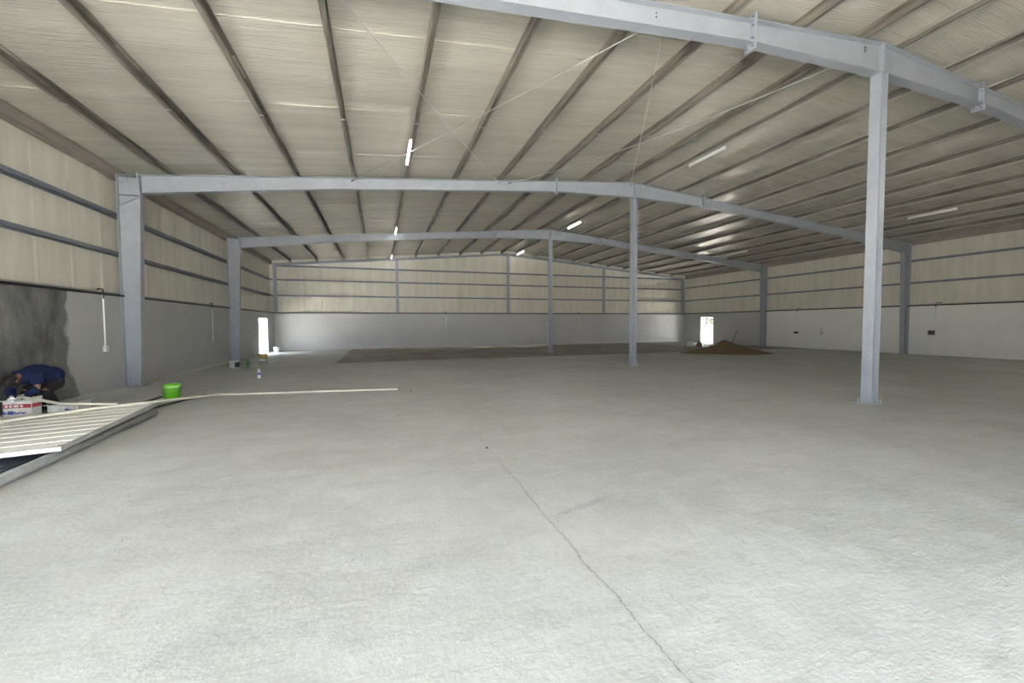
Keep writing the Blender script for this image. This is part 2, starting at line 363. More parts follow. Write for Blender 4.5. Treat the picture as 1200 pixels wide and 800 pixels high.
# ------------------------------------------------------------------ ceiling: two slopes of insulated roof sheet, lapped every 2.45 m
ceiling = struct(empty('ceiling', (XM, Y2, 7.08)))
nR = 13; ry = [YF-.3+i*(Y4+.5-YF)/nR for i in range(nR+1)]
def roof_sheet(x0, x1, y0, y1, k):
    mb = MB(); t = .09; dz = .0
    def z(x): return roofz(x)
    ny_ = 14; rows = []                 # the blanket sags a few centimetres between its laps
    for j in range(ny_+1):
        q = j/ny_; y = y0+(y1-y0)*q; d = .012*math.sin(math.pi*q)**1.5*(1+.25*math.sin(k*2.3)); n = len(mb.v)
        mb.v += [(x0, y, z(x0)-d), (x1, y, z(x1)-d), (x0, y, z(x0)+t), (x1, y, z(x1)+t)]; rows.append(n)
    for a, b_ in zip(rows, rows[1:]):
        mb.f += [(a, a+1, b_+1, b_), (a+2, b_+2, b_+3, a+3), (a, b_, b_+2, a+2), (a+1, a+3, b_+3, b_+1)]; mb.sm += [True, False, False, False]
    mb.f += [(rows[0], rows[0]+2, rows[0]+3, rows[0]+1), (rows[-1], rows[-1]+1, rows[-1]+3, rows[-1]+2)]; mb.sm += [False, False]
    mb.hexa([(x0, y0-.05, z(x0)-.006), (x1, y0-.05, z(x1)-.006), (x1, y0+.02, z(x1)-.006), (x0, y0+.02, z(x0)-.006),
             (x0, y0-.05, z(x0)+.002), (x1, y0-.05, z(x1)+.002), (x1, y0+.02, z(x1)+.002), (x0, y0+.02, z(x0)+.002)])
    o = mb.build('roof_sheet', M_foil)
    at = o.data.attributes.get('sharp_edge') or o.data.attributes.new('sharp_edge', 'BOOLEAN', 'EDGE')
    fl = {tuple(sorted(ek)): 0 for ek in o.data.edge_keys}
    for p in o.data.polygons:
        for ek in p.edge_keys: fl[tuple(sorted(ek))] += 1 if p.use_smooth else 0
    for e_ in o.data.edges: at.data[e_.index].value = fl[tuple(sorted(e_.vertices))] != 2
    o.parent = ceiling; o.matrix_parent_inverse = Matrix.Translation(-ceiling.location)
ROOF_L, ROOF_R = XL-TH-.35, XR+TH+.35
for i in range(nR):
    roof_sheet(ROOF_L, XM, ry[i], ry[i+1], i); roof_sheet(XM, ROOF_R, ry[i], ry[i+1], i)

# ------------------------------------------------------------------ purlins
ords = ['nearest', 'second', 'third', 'fourth', 'fifth', 'sixth', 'seventh', 'eighth', 'ninth', 'tenth']
def purlin(x, s, label):
    z = ztop(x); t = .004; mb = MB()
    def sl(dx): return -SL*dx*(1 if x > XM else -1)
    def B(x0, x1, a, b_):
        mb.hexa([(x0, YF, z+a+sl(x0-x)), (x1, YF, z+a+sl(x1-x)), (x1, Y4, z+a+sl(x1-x)), (x0, Y4, z+a+sl(x0-x)),
                 (x0, YF, z+b_+sl(x0-x)), (x1, YF, z+b_+sl(x1-x)), (x1, Y4, z+b_+sl(x1-x)), (x0, Y4, z+b_+sl(x0-x))])
    B(x-t, x+t, .004, PUR-.004)
    xe = x+s*.085                       # C section, open towards the ridge
    for a in (.003, PUR-.003-2*t): B(min(x, xe), max(x, xe), a, a+2*t)
    B(min(xe, xe-s*2*t), max(xe, xe-s*2*t), .003, .03); B(min(xe, xe-s*2*t), max(xe, xe-s*2*t), PUR-.03, PUR-.003)
    o = mb.build('purlin', M_purlin if s < 0 else M_purlin_dirt_shade); tag(o, label, 'purlin', 'roof purlins running the length of the hall')
    if s < 0:                           # shade inside the channel painted in as a darker web
        o.data.materials.append(M_purlin_dirt_shade)
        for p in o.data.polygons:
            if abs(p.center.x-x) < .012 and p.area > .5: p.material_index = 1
    return o
PX = []
for k in range(10):
    xl = XM-.58-1.552*k
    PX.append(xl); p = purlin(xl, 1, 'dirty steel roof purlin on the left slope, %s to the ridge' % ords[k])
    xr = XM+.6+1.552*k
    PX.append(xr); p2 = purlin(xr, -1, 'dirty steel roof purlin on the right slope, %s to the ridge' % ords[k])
# small bright fixing clips on the purlins by the mid-bay seam
clip = None
allp = [o for o in COL.objects if o.name.startswith('purlin')]
for o in allp:
    xs_ = [v.co.x for v in o.data.vertices]; xc = (min(xs_)+max(xs_))/2; z = ztop(xc)
    for yy in (9.6, 17.4, 25.2):
        if clip is None:
            clip = MB().box(-.05, .05, -.012, .012, -.012, 0).build('fixing_clip', M_galv, o, (xc, yy, z+.003))
        else:
            c = clip.copy(); COL.objects.link(c); c.parent = o; c.location = (xc, yy, z+.003)

# ------------------------------------------------------------------ eave channels and wall girts
def eave(x0, s, label):
    z1 = ztop(x0)+.19; z0 = z1-.26; a, b_ = sorted((x0, x0-s*.008)); mb = MB()
    mb.box(a, b_, YF, Y4, z0, z1)
    for z in (z0, z1-.008):
        p, q = sorted((x0, x0-s*.2)); mb.box(p, q, YF, Y4, z, z+.008)
    tag(mb.build('eave_channel', M_eave), label, 'eave beam')
eave(XL-.01, 1, 'wide brown-grey steel eave beam along the top of the left wall')
eave(XR+.01, -1, 'wide steel eave beam along the top of the right wall')
def girt(axis, c, s, z, u0, u1, label, group):
    """C girt: horizontal web, inner flange hanging down, lip; inner face at c, body towards -s"""
    mb = MB(); t = .006
    def B(a, b_, z0, z1):
        a, b_ = sorted((a, b_))
        if axis == 'x': mb.box(a, b_, u0, u1, z0, z1)
        else: mb.box(u0, u1, a, b_, z0, z1)
    B(c, c-s*.21, z+.05, z+.05+t); B(c, c-s*t, z-.03, z+.05); B(c-s*.21, c-s*(.21-t), z-.03, z+.05)
    B(c, c-s*.025, z-.03, z-.03+t)
    o = mb.build('girt', M_girt); tag(o, label, 'wall rail', group); return o
gl = 'steel rails along the side walls'
girt('x', XL-.005, 1, 4.47, YF, Y4, 'upper dark blue-grey steel rail along the left wall', gl)
girt('x', XL-.005, 1, 3.47, YF, Y4, 'lower dark blue-grey steel rail along the left wall', gl)
girt('x', XR+.005, -1, 4.62, YF, Y4, 'upper dark steel rail along the right wall', gl)
girt('x', XR+.005, -1, 3.52, YF, Y4, 'lower dark steel rail along the right wall', gl)
PXB = [1.15, XM, 17.3]
bx = [XL+.11]+PXB+[XR-.11]
gb = 'steel rails between the posts of the back wall'
lv = [(5.38, 'top'), (4.5, 'middle'), (3.5, 'bottom')]
bay = ['leftmost bay', 'second bay from the left', 'third bay from the left', 'rightmost bay']
for i in range(4):
    for z, n in lv:
        girt('y', Y4+.01, -1, z, bx[i]+.1, bx[i+1]-.1, '%s steel rail in the %s of the back wall' % (n, bay[i]), gb)

# ------------------------------------------------------------------ portal frames
def hx(mb, x0, x1, y0, y1, za0, za1, zb0, zb1):      # prism with sloping top/bottom: at x0 z from za0..zb0, at x1 za1..zb1
    mb.hexa([(x0,y0,za0),(x1,y0,za1),(x1,y1,za1),(x0,y1,za0),(x0,y0,zb0),(x1,y0,zb1),(x1,y1,zb1),(x0,y1,zb0)])
FW = .095
DEP = [(XL, .50), (XL+5.2, .34), (5.98, .36), (XM, .56), (12.35, .36), (XR-5.2, .34), (XR, .50)]
def dep(x):
    for (a, da), (b_, db) in zip(DEP, DEP[1:]):
        if a <= x <= b_: return da+(db-da)*(x-a)/(b_-a)
    return .5
def make_frame(Y, label):
    root = empty('portal_frame', (XM, Y, 0)); tag(root, label, 'steel frame', 'portal frames spanning the hall')
    def fin(mb, name, m=M_paint, par=None):
        mb.v = [(x-XM, y, z) for x, y, z in mb.v]; return mb.build(name, m, par or root)
    t = .014
    for xs_ in ([d for d in DEP if d[0] <= XM], [d for d in DEP if d[0] >= XM]):
        mb = MB()
        for (a, da), (b_, db) in zip(xs_, xs_[1:]):
            za, zb = ztop(a), ztop(b_)
            wa, wb = max(a, XL+.5), min(b_, XR-.5); qa, qb, ea, eb = ztop(wa), ztop(wb), dep(wa), dep(wb)
            hx(mb, wa, wb, -.005, .005, qa-ea+t, qb-eb+t, qa-t, qb-t)
            hx(mb, a, b_, -FW, FW, za-t, zb-t, za, zb)
            hx(mb, wa, wb, -FW, FW, qa-ea, qb-eb, qa-ea+t, qb-eb+t)
        fin(mb, 'rafter')
    for s, xo in ((1, XL), (-1, XR)):
        zt = ztop(xo)-.01; dt, db = .50, .34
        mb = MB()
        def Q(o0, o1, o2, o3, y0, y1, z0, z1):    # o0,o1 offsets at bottom, o2,o3 at top
            p = [(xo+s*o0, z0), (xo+s*o1, z0), (xo+s*o3, z1), (xo+s*o2, z1)]
            mb.hexa([(p[0][0],y0,z0),(p[1][0],y0,z0),(p[1][0],y1,z0),(p[0][0],y1,z0),(p[3][0],y0,z1),(p[2][0],y0,z1),(p[2][0],y1,z1),(p[3][0],y1,z1)])
        zk = zt-.5
        Q(t, db-t, t, dt-t, -.005, .005, .02, zk); Q(0, t, 0, t, -FW, FW, .02, zt)
        Q(db-t, db, dt-t, dt, -FW, FW, .02, zk)
        Q(t, dt-t, t, dt-t, -.005, .005, zk, zt-.03)
        col = fin(mb, 'column')
        # knee stiffeners: horizontal and diagonal
        mk = MB(); xa, xb = sorted((xo+s*.02, xo+s*(dt-.02)))
        mk.box(xa, xb, -FW+.005, FW-.005, zk+.0, zk+.012)
        fin(mk, 'stiffener', par=root)
        mk = MB(); z0 = zk-.26; z1 = zk-.02
        p = [(xo+s*.05, z0), (xo+s*(dt-.03), z1)]
        mk.hexa([(p[0][0],-.06,p[0][1]),(p[1][0],-.06,p[1][1]),(p[1][0],.06,p[1][1]),(p[0][0],.06,p[0][1]),
                 (p[0][0],-.06,p[0][1]+.012),(p[1][0],-.06,p[1][1]+.012),(p[1][0],.06,p[1][1]+.012),(p[0][0],.06,p[0][1]+.012)])
        fin(mk, 'stiffener')
        # end plate at the knee, standing proud of the rafter
        mk = MB(); xp = xo+s*dt; ang = .05*s
        mk.hexa([(xp-.012,-FW-.01,zk-.05),(xp+.012,-FW-.01,zk-.05),(xp+.012,FW+.01,zk-.05),(xp-.012,FW+.01,zk-.05),
                 (xp-.012-ang,-FW-.01,zt+.10),(xp+.012-ang,-FW-.01,zt+.10),(xp+.012-ang,FW+.01,zt+.10),(xp-.012-ang,FW+.01,zt+.10)])
        fin(mk, 'end_plate')
        # eave bracket: thin pale triangular shelf over the column top outwards
        mk = MB(); xa, xb = sorted((xo+s*.0, xo-s*.19))
        mk.box(xa, xb, -FW, FW, zt-.012, zt); fin(mk, 'eave_bracket')
        mk = MB(); xa, xb = sorted((xo+s*.001, xo+s*(db+.05))); mk.box(xa, xb, -.14, .14, 0, .02); fin(mk, 'base_plate')
        for ox, oz in ((.09, .22), (.20, .22), (.145, .07), (.05, zt-.18), (.10, zt-.18), (.20, zt-.10), (.20, zt-.05)):
            mk = MB(); mk.tube([(xo+s*ox, -.022, oz), (xo+s*ox, .022, oz)], .013, 6, smooth=False); fin(mk, 'bolt', M_bolt)
        for ox in (.08, .26):
            for oy in (-.115, .115):
                mk = MB(); mk.tube([(xo+s*ox, oy, .02), (xo+s*ox, oy, .06)], .012, 6, smooth=False); fin(mk, 'bolt', M_bolt)
    # splices: plates proud above and below the rafter with small gussets
    for xs_ in (5.98, 12.35):
        d = dep(xs_); z = ztop(xs_); mk = MB()
        mk.box(xs_-.014, xs_+.014, -FW-.01, FW+.01, z-d-.11, z+.12)
        for sx in (-1, 1):
            for (za, zb_) in ((z, z+.11), (z-d, z-d-.10)):
                n = len(mk.v); mk.v += [(xs_+sx*.014, -.005, za), (xs_+sx*.014, -.005, zb_), (xs_+sx*.13, -.005, za), (xs_+sx*.014, .005, za), (xs_+sx*.014, .005, zb_), (xs_+sx*.13, .005, za)]
                for f in ((0,1,2),(3,5,4),(0,3,4,1),(1,4,5,2),(2,5,3,0)): mk.f.append(tuple(n+i for i in f)); mk.sm.append(False)
        sp = fin(mk, 'splice_plate')
        for by in (-.06, .06):
            for bz in (z+.06, z-.08, z-d+.08, z-d-.05):
                mk = MB(); mk.tube([(xs_-.035, by, bz), (xs_+.035, by, bz)], .012, 6, smooth=False); fin(mk, 'bolt', M_bolt, par=sp)
    d = dep(XM); mk = MB(); mk.box(XM-.012, XM+.012, -FW+.003, FW-.003, HR-d+.005, HR-.005); fin(mk, 'ridge_plate')
    for xx in (-.95, 4.1, 8.75):
        for dz in (.10, .16):
            mk = MB(); mk.tube([(xx, -.02, ztop(xx)-dz), (xx, .02, ztop(xx)-dz)], .013, 6, smooth=False); fin(mk, 'bolt', M_bolt)
    return root
make_frame(Y1, 'nearest grey-blue steel portal frame, its beam crossing the top right of the view')
make_frame(Y2, 'middle grey-blue steel portal frame with its whole left leg standing by the white conduit')
make_frame(Y3, 'farthest full grey-blue steel portal frame, left leg beside the white bucket')

# centre posts under the ridge
def make_post(Y, label):
    root = empty('steel_post', (XM, Y, 0)); tag(root, label, 'post', 'centre posts under the ridge')
    h = HR-.56-.012; a = .095
    MB().box(-a, -a+.012, -a, a, .018, h).box(a-.012, a, -a, a, .018, h).box(-a+.012, a-.012, -.005, .005, .018, h).build('shaft', M_paint, root)
    bp = MB().box(-.16, .16, -.15, .15, 0, .018).build('base_plate', M_paint, root)
    MB().box(-.13, .13, -.10, .10, h, h+.012).build('cap_plate', M_paint, root)
    for sx in (-1, 1):
        for sy in (-1, 1):
            b_ = MB().tube([(sx*.13, sy*.12, .018), (sx*.13, sy*.12, .11)], .011, 8)
            b_.tube([(sx*.13, sy*.12, .018), (sx*.13, sy*.12, .04)], .021, 6, smooth=False)
            b_.build('anchor_bolt', M_galv, bp)
    return root
make_post(Y1-.01, 'tall steel post nearest the camera on the right, bolted to the floor')
make_post(Y2, 'middle steel post of the centre row, standing under the ridge of the middle frame')
make_post(Y3, 'farthest steel post of the centre row, in front of the back wall')

# gable posts and gable rafter, standing on the low back wall
bl = ['steel corner post at the left end of the back wall', 'left intermediate steel post on the back wall', 'central steel post on the back wall under the ridge',
      'right intermediate steel post on the back wall', 'steel corner post at the right end of the back wall']
for x, l in zip(bx, bl):
    e = empty('gable_post', (x, Y4+.1, HD+.05)); tag(e, l, 'post', 'posts on the low back wall')
    h = ztop(x)-HD-.05-.16-.11*SL; a = .09
    MB().box(-a, a, -a, -a+.01, 0, h).box(-a, a, a-.01, a, 0, h).box(-.005, .005, -a+.01, a-.01, 0, h).build('shaft', M_paint, e)
    MB().box(-.1, .1, -.1, .1, -.045, 0).build('base_plate', M_paint, e)
e = empty('gable_beam', (XM, Y4, 6.5)); tag(e, 'low steel beam following the roof slope along the top of the back wall', 'beam')
for a, b_ in ((XL+.01, XM), (XM, XR-.01)):
    mb = MB(); y0, y1 = Y4-.05, Y4+.13
    hx(mb, a, b_, y0, y1, ztop(a)-.012, ztop(b_)-.012, ztop(a)-.001, ztop(b_)-.001); hx(mb, a, b_, y0, y1, ztop(a)-.15, ztop(b_)-.15, ztop(a)-.138, ztop(b_)-.138)
    hx(mb, a, b_, y0+.08, y0+.09, ztop(a)-.138, ztop(b_)-.138, ztop(a)-.012, ztop(b_)-.012)
    mb.v = [(x-XM, y-Y4, z-6.5) for x, y, z in mb.v]; mb.build('rafter', M_paint, e)
# pale closure strips between beam and roof
e2 = MB(); 
for a, b_ in ((XL, XM), (XM, XR)): hx(e2, a, b_, Y4+.14, Y4+.15, ztop(a), ztop(b_), ztop(a)+PUR, ztop(b_)+PUR)
struct(e2.build('trim_7', mat('closure_strip', (.62, .60, .52), .5)))

# ------------------------------------------------------------------ bracing rods
M_rod = mat('rod_steel', (.5, .5, .48), .35, .5)
def rod(a, b_, sag, label, wd=.010):
    A = Vector((a[0], a[1], ztop(a[0])-.09)); B = Vector((b_[0], b_[1], ztop(b_[0])-.09))
    e = empty('brace_rod', A); tag(e, label, 'bracing rod', 'diagonal bracing rods under the roof')
    pts = []
    for i in range(17):
        t = i/16; p = A.lerp(B, t)-A; p.z -= sag*4*t*(1-t); pts.append(p)
    MB().tube(pts, wd, 6).build('rod', M_rod, e)
    for q, t in ((pts[0], pts[1]), (pts[-1], pts[-2])):
        d = (t-q).normalized(); MB().tube([q-d*.01, q+d*.16], .016, 6, smooth=False).build('end_sleeve', M_bolt, e)
rod((-.77, Y1+.02), (3.9, Y2-.02), .05, 'thin dark bracing rod from the top edge of the photo down to the middle beam')
rod((4.35, Y1+.02), (-.75, Y2-.02), .04, 'thin pale bracing rod crossing behind the nearest lit lamp tube')
rod((9.0, Y1+.02), (4.2, Y2-.02), .22, 'sagging thin pale bracing rod that reaches the nearest post')
rod((4.3, Y1+.02), (9.0, Y2-.02), .06, 'thin bracing rod rising steeply left of the roof glare patches')

# ------------------------------------------------------------------ batten lamps
M_tube_on = mat('lit_tube', (.9, .9, .9), .4, emit=(1, .99, .96), estr=6)
M_tube_off = mat('unlit_tube', (.85, .85, .83), .3)
def lamp(x, yc, on, label):
    px = min(PX, key=lambda q: abs(q-x)); z = ztop(px)+.002
    xx = px-.035 if px < XM else px+.035
    e = empty('batten_lamp', (xx, yc, z)); tag(e, label, 'lamp', 'long batten lamps under the purlins')
    L_ = .74
    MB().box(-.035, .035, -L_, L_, -.035, 0).build('housing', M_white, e)
    MB().tube([(0, -L_+.01, -.06), (0, L_-.01, -.06)], .03, 12).build('tube', M_tube_on if on else M_tube_off, e)
    for s in (-1, 1): MB().box(-.034, .034, s*L_-(.02 if s > 0 else 0), s*L_+(.02 if s < 0 else 0), -.095, -.035).build('end_cap', M_white, e)
    if on:
        d = bpy.data.lights.new('tube_light', 'AREA'); d.shape = 'RECTANGLE'; d.size = .06; d.size_y = 1.4; d.energy = 3; d.color = (1, .98, .94)
        lo = bpy.data.objects.new('tube_light', d); COL.objects.link(lo); lo.parent = e; lo.location = (0, 0, -.1)
lamp(.79, 11.15, True, 'lit lamp tube nearest the camera in the left row')
lamp(.79, 20.35, True, 'lit lamp tube in the middle of the left row')
lamp(.79, 28.1, True, 'lit lamp tube farthest away in the left row')
lamp(9.65, 10.4, False, 'unlit white lamp tube nearest the camera beside the ridge')
lamp(9.65, 19.5, True, 'lit lamp tube in the middle of the ridge row')
lamp(9.65, 28.1, True, 'lit lamp tube at the far end of the ridge row')
lamp(20.35, 10.25, False, 'unlit white lamp tube on the right slope, nearest the camera')
lamp(20.35, 19.4, False, 'unlit white lamp tube on the right slope, farther away')

# ------------------------------------------------------------------ conduits with switch boxes
M_cond = mat('conduit_pvc', (.82, .82, .8), .4); M_boxg = mat('switch_box_grey', (.66, .66, .63), .4); M_boxb = mat('brown_box', (.07, .05, .045), .5)
def conduit(p, s, axis, z0, label, box=None, m=M_cond, ztop_=HD-.02):
    e = empty('conduit', p); tag(e, label, 'conduit', 'wall conduits')
    def T(d, u, z): return (s*d, u, z) if axis == 'x' else (u, s*d, z)
    MB().tube([T(.02, 0, z0), T(.02, 0, ztop_)], .016, 8).build('pipe', m, e)
    MB().tube([T(.02, -.22, HD+.1), T(.045, -.15, HD+.13), T(.05, -.06, HD+.12), T(.03, 0, HD+.03), T(.02, 0, HD-.1)], .016, 8).build('cable', M_black, e)
    if box:
        mb = MB(); a = sorted((T(0, 0, 0), T(.055, 0, 0)))
        if axis == 'x': mb.box(min(0, s*.06), max(0, s*.06), -.06, .06, z0-.14, z0+.01)
        else: mb.box(-.06, .06, min(0, s*.06), max(0, s*.06), z0-.14, z0+.01)
        mb.build('switch_box', box, e, bevel=.006)
conduit((XL, 12.45, 0), 1, 'x', 1.13, 'white conduit with a square socket box on the left wall, beside the dark cement patch', M_boxg)
conduit((XL, 19.15, 0), 1, 'x', .93, 'white conduit on the left wall between the two frame legs')
conduit((4.48, Y4, 0), -1, 'y', .96, 'white conduit down the left half of the back wall')
conduit((15.06, Y4, 0), -1, 'y', .96, 'pale conduit coloured yellowish-lit down the right half of the back wall', m=mat('yellow_lit_conduit', (.66, .64, .45), .4))  # yellowish light on this pipe is put into its colour
conduit((XR, 12.2, 0), -1, 'x', 1.75, 'thin grey conduit stub on the white right wall above a brown box', m=M_boxg)
conduit((XR, 18.97, 0), -1, 'x', 2.15, 'short conduit stub on the white right wall, far bay', m=M_boxg)
def wallbox(y, z, m, label, wd=.11, hh=.07):
    e = empty('socket_box', (XR, y, z)); tag(e, label, 'socket box')
    MB().box(-.05, 0, -wd, wd, -hh, hh).build('back_box', m, e, bevel=.006)
    MB().box(-.056, -.05, -wd+.015, wd-.015, -hh+.015, hh-.015).build('cover', m, e)
wallbox(12.32, 1.08, M_boxb, 'dark brown socket box low on the white right wall, near bay', .12, .1)
wallbox(19.0, .97, M_black, 'small black socket box on the white right wall, far bay', .13, .06)
wallbox(17.42, .98, mat('pale_box', (.52, .51, .47), .5), 'pale switch box on the white right wall right of the black one', .1, .12)
MB().tube([(XR-.03, 17.45, 1.12), (XR-.05, 17.43, 1.2), (XR-.02, 17.4, 1.3)], .008, 6).build('loose_wire', M_boxb, next(o for o in COL.objects if o.get('label', '').startswith('pale switch'))).matrix_parent_inverse = Matrix.Translation((-XR, -17.42, -.98))

# ------------------------------------------------------------------ outside seen through the doors
M_bwall = mat('boundary_wall_paint', (.82, .82, .8), .8)
struct(MB().box(30.5, 30.7, 20, 50, -.2, 1.45).build('wall_boundary', M_bwall))
tr = empty('tree', (33.2, 34.2, -.12)); tag(tr, 'leafy green tree outside the right far doorway above the white boundary wall', 'tree')
MB().tube([(0, 0, 0), (.08, .05, 1.2), (0, .1, 2.4), (.1, 0, 3.2)], [.13, .11, .08, .03], 8).build('trunk', mat('bark', (.12, .09, .06), .9), tr)
lf = MB()
for i in range(2600):
    th = random.uniform(0, 6.283); rr = 1.7*random.random()**.5; c = Vector((rr*math.cos(th), rr*math.sin(th), 2.7+random.uniform(-1.2, 1.3)))
    a = Vector((random.uniform(-1, 1), random.uniform(-1, 1), random.uniform(-.6, .6))).normalized(); b_ = a.cross(Vector((random.uniform(-1, 1), random.uniform(-1, 1), 1))).normalized()
    l, wd = random.uniform(.10, .2), random.uniform(.03, .06); n = len(lf.v)
    lf.v += [tuple(c-a*l), tuple(c+b_*wd), tuple(c+a*l), tuple(c-b_*wd)]; lf.f.append((n, n+1, n+2, n+3)); lf.sm.append(False)
M_leaf = mat('leaf', (.010, .018, .001), .7, col2=(.03, .04, .003), vscale=2)
lo = lf.build('foliage', M_leaf, tr); lo['kind'] = 'stuff'

# ------------------------------------------------------------------ sand heap with a shovel stuck in it
M_sand = mat('brown_sand', (.23, .165, .085), .95, col2=(.15, .105, .055), vscale=4, bump=.6, bscale=25)
M_wood = mat('old_wood', (.16, .11, .07), .7, var=.2, vscale=9)
sh = MB(); nx, ny = 70, 44; cx0, cy0 = 17.75, 17.3; sx, sy = 2.35, 1.8
def sandh(u, v):
    r = math.sqrt(u*u+v*v); ang = math.atan2(v, u); r *= 1+.10*math.sin(3*ang+1)+.06*math.sin(5*ang)
    f = max(0, 1-r); h = .62*(f**1.35)*(1 if r < 1 else 0)
    peak = .10*math.exp(-((u+.02)**2+v*v)*30)
    return h+peak*(r < 1)+(.05*noise.fractal(Vector((u*4, v*3, 1)), 1, 2, 4) if r < .97 else 0)*min(1, f*5)
vv = []
for j in range(ny+1):
    for i in range(nx+1):
        u, v = (i/nx*2-1)*1.1, (j/ny*2-1)*1.1
        vv.append((u*sx, v*sy, max(-.015, sandh(u, v)-.012)))
ff = [(j*(nx+1)+i, j*(nx+1)+i+1, (j+1)*(nx+1)+i+1, (j+1)*(nx+1)+i) for j in range(ny) for i in range(nx)]
ff = [f for f in ff if any(vv[k][2] > -.012 for k in f)]
sh.v = vv; sh.f = ff; sh.sm = [True]*len(ff)
so = sh.build('sand_heap', M_sand, None, (cx0, cy0, 0)); so.rotation_euler.z = R(-18); tag(so, 'wide low heap of brown sand near the right far doorway', 'sand heap', kind='stuff')
e = empty('shovel', (18.33, 17.5, .36)); tag(e, 'shovel with a dark handle stuck upright in the brown sand heap', 'shovel')
MB().tube([(-.05, 0, -.08), (.43, .02, .78)], .018, 10).build('handle', M_wood, e)
MB().tube([(.43, -.07, .78), (.43, .09, .78)], .016, 8).build('grip', M_wood, e)
MB().hexa([(-.20,-.10,-.30),(-.19,-.10,-.305),(-.19,.10,-.305),(-.20,.10,-.30),(-.06,-.11,-.05),(-.045,-.11,-.055),(-.045,.11,-.055),(-.06,.11,-.05)]).build('blade', M_bolt, e)

# ------------------------------------------------------------------ pails, cans, bottles
def pail(name, loc, r0, r1, h, m, label, cat='bucket', handle=True, lid=False, band=None, tilt=0, extra=None):
    e = empty(name, loc); tag(e, label, cat)
    t = .006
    prof = [(0, .0), (r0, 0), (r0, .004), (r1, h), (r1+.008, h), (r1+.008, h-.025), (r1+.004, h-.025)]
    mb = MB().lathe([(0, 0), (r0, 0), (r1-(r1-r0)*.08, h*.92), (r1+.008, h*.93), (r1+.008, h*.955), (r1, h*.96), (r1+.006, h), (r1-.004, h), (r0-.006, .012), (0, .012)], seg=28)
    mb.build('body', m, e)
    if lid: MB().lathe([(0, h-.002), (r1+.012, h-.002), (r1+.014, h+.012), (r1, h+.018), (0, h+.018)], seg=28).build('lid', lid, e)
    if handle:
        pts = [((r1+.012)*math.cos(a), -.02-.09*math.sin(a), h*.90-.10*math.sin(a)) for a in [i*math.pi/12 for i in range(13)]]
        pts = [((r1+.012)*math.cos(a), -(r1+.014)*math.sin(a), h*.88-.10*math.sin(a)) for a in [i*math.pi/12 for i in range(13)]]
        MB().tube(pts, .003, 6).build('handle', M_galv, e)
    if band:
        for z0, z1, bm_ in band:
            ra = r0+(r1-r0)*z0; rb = r0+(r1-r0)*z1
            MB().lathe([(ra+.0008, z0*h), (ra+.0022, z0*h+.0005), (rb+.0022, z1*h-.0005), (rb+.0008, z1*h)], seg=28).build('band', bm_, e)
    return e
M_green = mat('green_plastic', (.17, .56, .03), .35, coat=.2); M_lime = mat('translucent_rim_plastic', (.30, .55, .20), .3)
M_scuff = mat('white_pail_plastic', (.74, .73, .70), .5, var=.12, vscale=12); M_yellow = mat('yellow_label', (.42, .29, .03), .5); M_dark = mat('dark_print', (.03, .03, .035), .5)
M_red = mat('red_print', (.42, .04, .06), .5); M_blue = mat('blue_print', (.09, .10, .38), .5)
g = pail('bucket', (-4.32, 10.58, 0), .15, .158, .345, M_green, 'bright green plastic bucket beside the stacked white panel', band=((.80, .93, M_lime),))
p = pail('bucket', (-5.32, 17.9, 0), .15, .172, .27, M_scuff, 'scuffed white pail at the foot of the farther left frame leg', handle=True)
# dark side label on the pail
lb = MB(); n0 = 0
for k in range(7):
    a = R(-70+k*14)
    for z in (.03, .22):
        r = .152+.02*z/.27+.003; lb.v.append((r*math.cos(a), r*math.sin(a), z))
for k in range(6): lb.f.append((2*k, 2*k+2, 2*k+3, 2*k+1)); lb.sm.append(True)
lb.build('label_patch', M_dark, p)
pail('paint_can', (-4.97, 20.4, 0), .165, .17, .34, M_scuff, 'paint can with a yellow upper label in front of the left doorway', 'can', handle=True, lid=M_yellow, band=((.45, .95, M_yellow), (.02, .10, M_dark), (.66, .74, M_scuff)))
pail('bucket', (-6.02, 27.7, 0), .145, .165, .32, mat('clean_white_plastic', (.85, .85, .86), .4), 'white bucket with a dark lid in the far left corner beside the left doorway', lid=M_dark)
pail('bucket', (20.35, 22.9, 0), .15, .17, .30, M_scuff, 'pale bucket standing left of the sand heap by the right doorway', lid=M_scuff)
sk = MB(); bmk = []
M_sack = mat('brown_sack', (.23, .13, .08), .85, col2=(.13, .07, .05), vscale=6, bump=.5, bscale=20)
sk.lathe([(0, 0), (.16, .0), (.20, .06), (.19, .18), (.14, .28), (.06, .34), (.05, .38), (.08, .42), (0, .40)], seg=18)
sk.v = [(x*(1+.12*math.sin(7*z*3+x*9)), y*.85, z) for x, y, z in sk.v]
tag(sk.build('sack', M_sack, None, (20.66, 22.35, 0)), 'small brown sack slumped at the left edge of the sand heap', 'sack')
def bottle(loc, r, h, m, cap, lab, label):
    e = empty('bottle', loc); tag(e, label, 'bottle')
    MB().lathe([(0, 0), (r*.9, 0), (r, h*.03), (r, h*.22), (r*.92, h*.28), (r, h*.34), (r, h*.62), (r*.75, h*.76), (r*.32, h*.88), (r*.3, h*.93), (0, h*.93)], seg=18).build('body', m, e)
    MB().lathe([(r*.36, h*.90), (r*.36, h), (0, h)], seg=14).build('cap', cap, e)
    MB().lathe([(r*1.0, h*.36), (r*1.02, h*.365), (r*1.02, h*.60), (r*1.0, h*.605)], seg=18).build('label_band', lab, e)
M_gb = mat('green_bottle_plastic', (.04, .26, .05), .2, coat=.3); M_wb = mat('cloudy_white_plastic', (.62, .64, .66), .25)
bottle((-4.80, 17.65, 0), .055, .33, M_gb, M_dark, M_dark, 'green bottle standing on the floor right of the white pail')
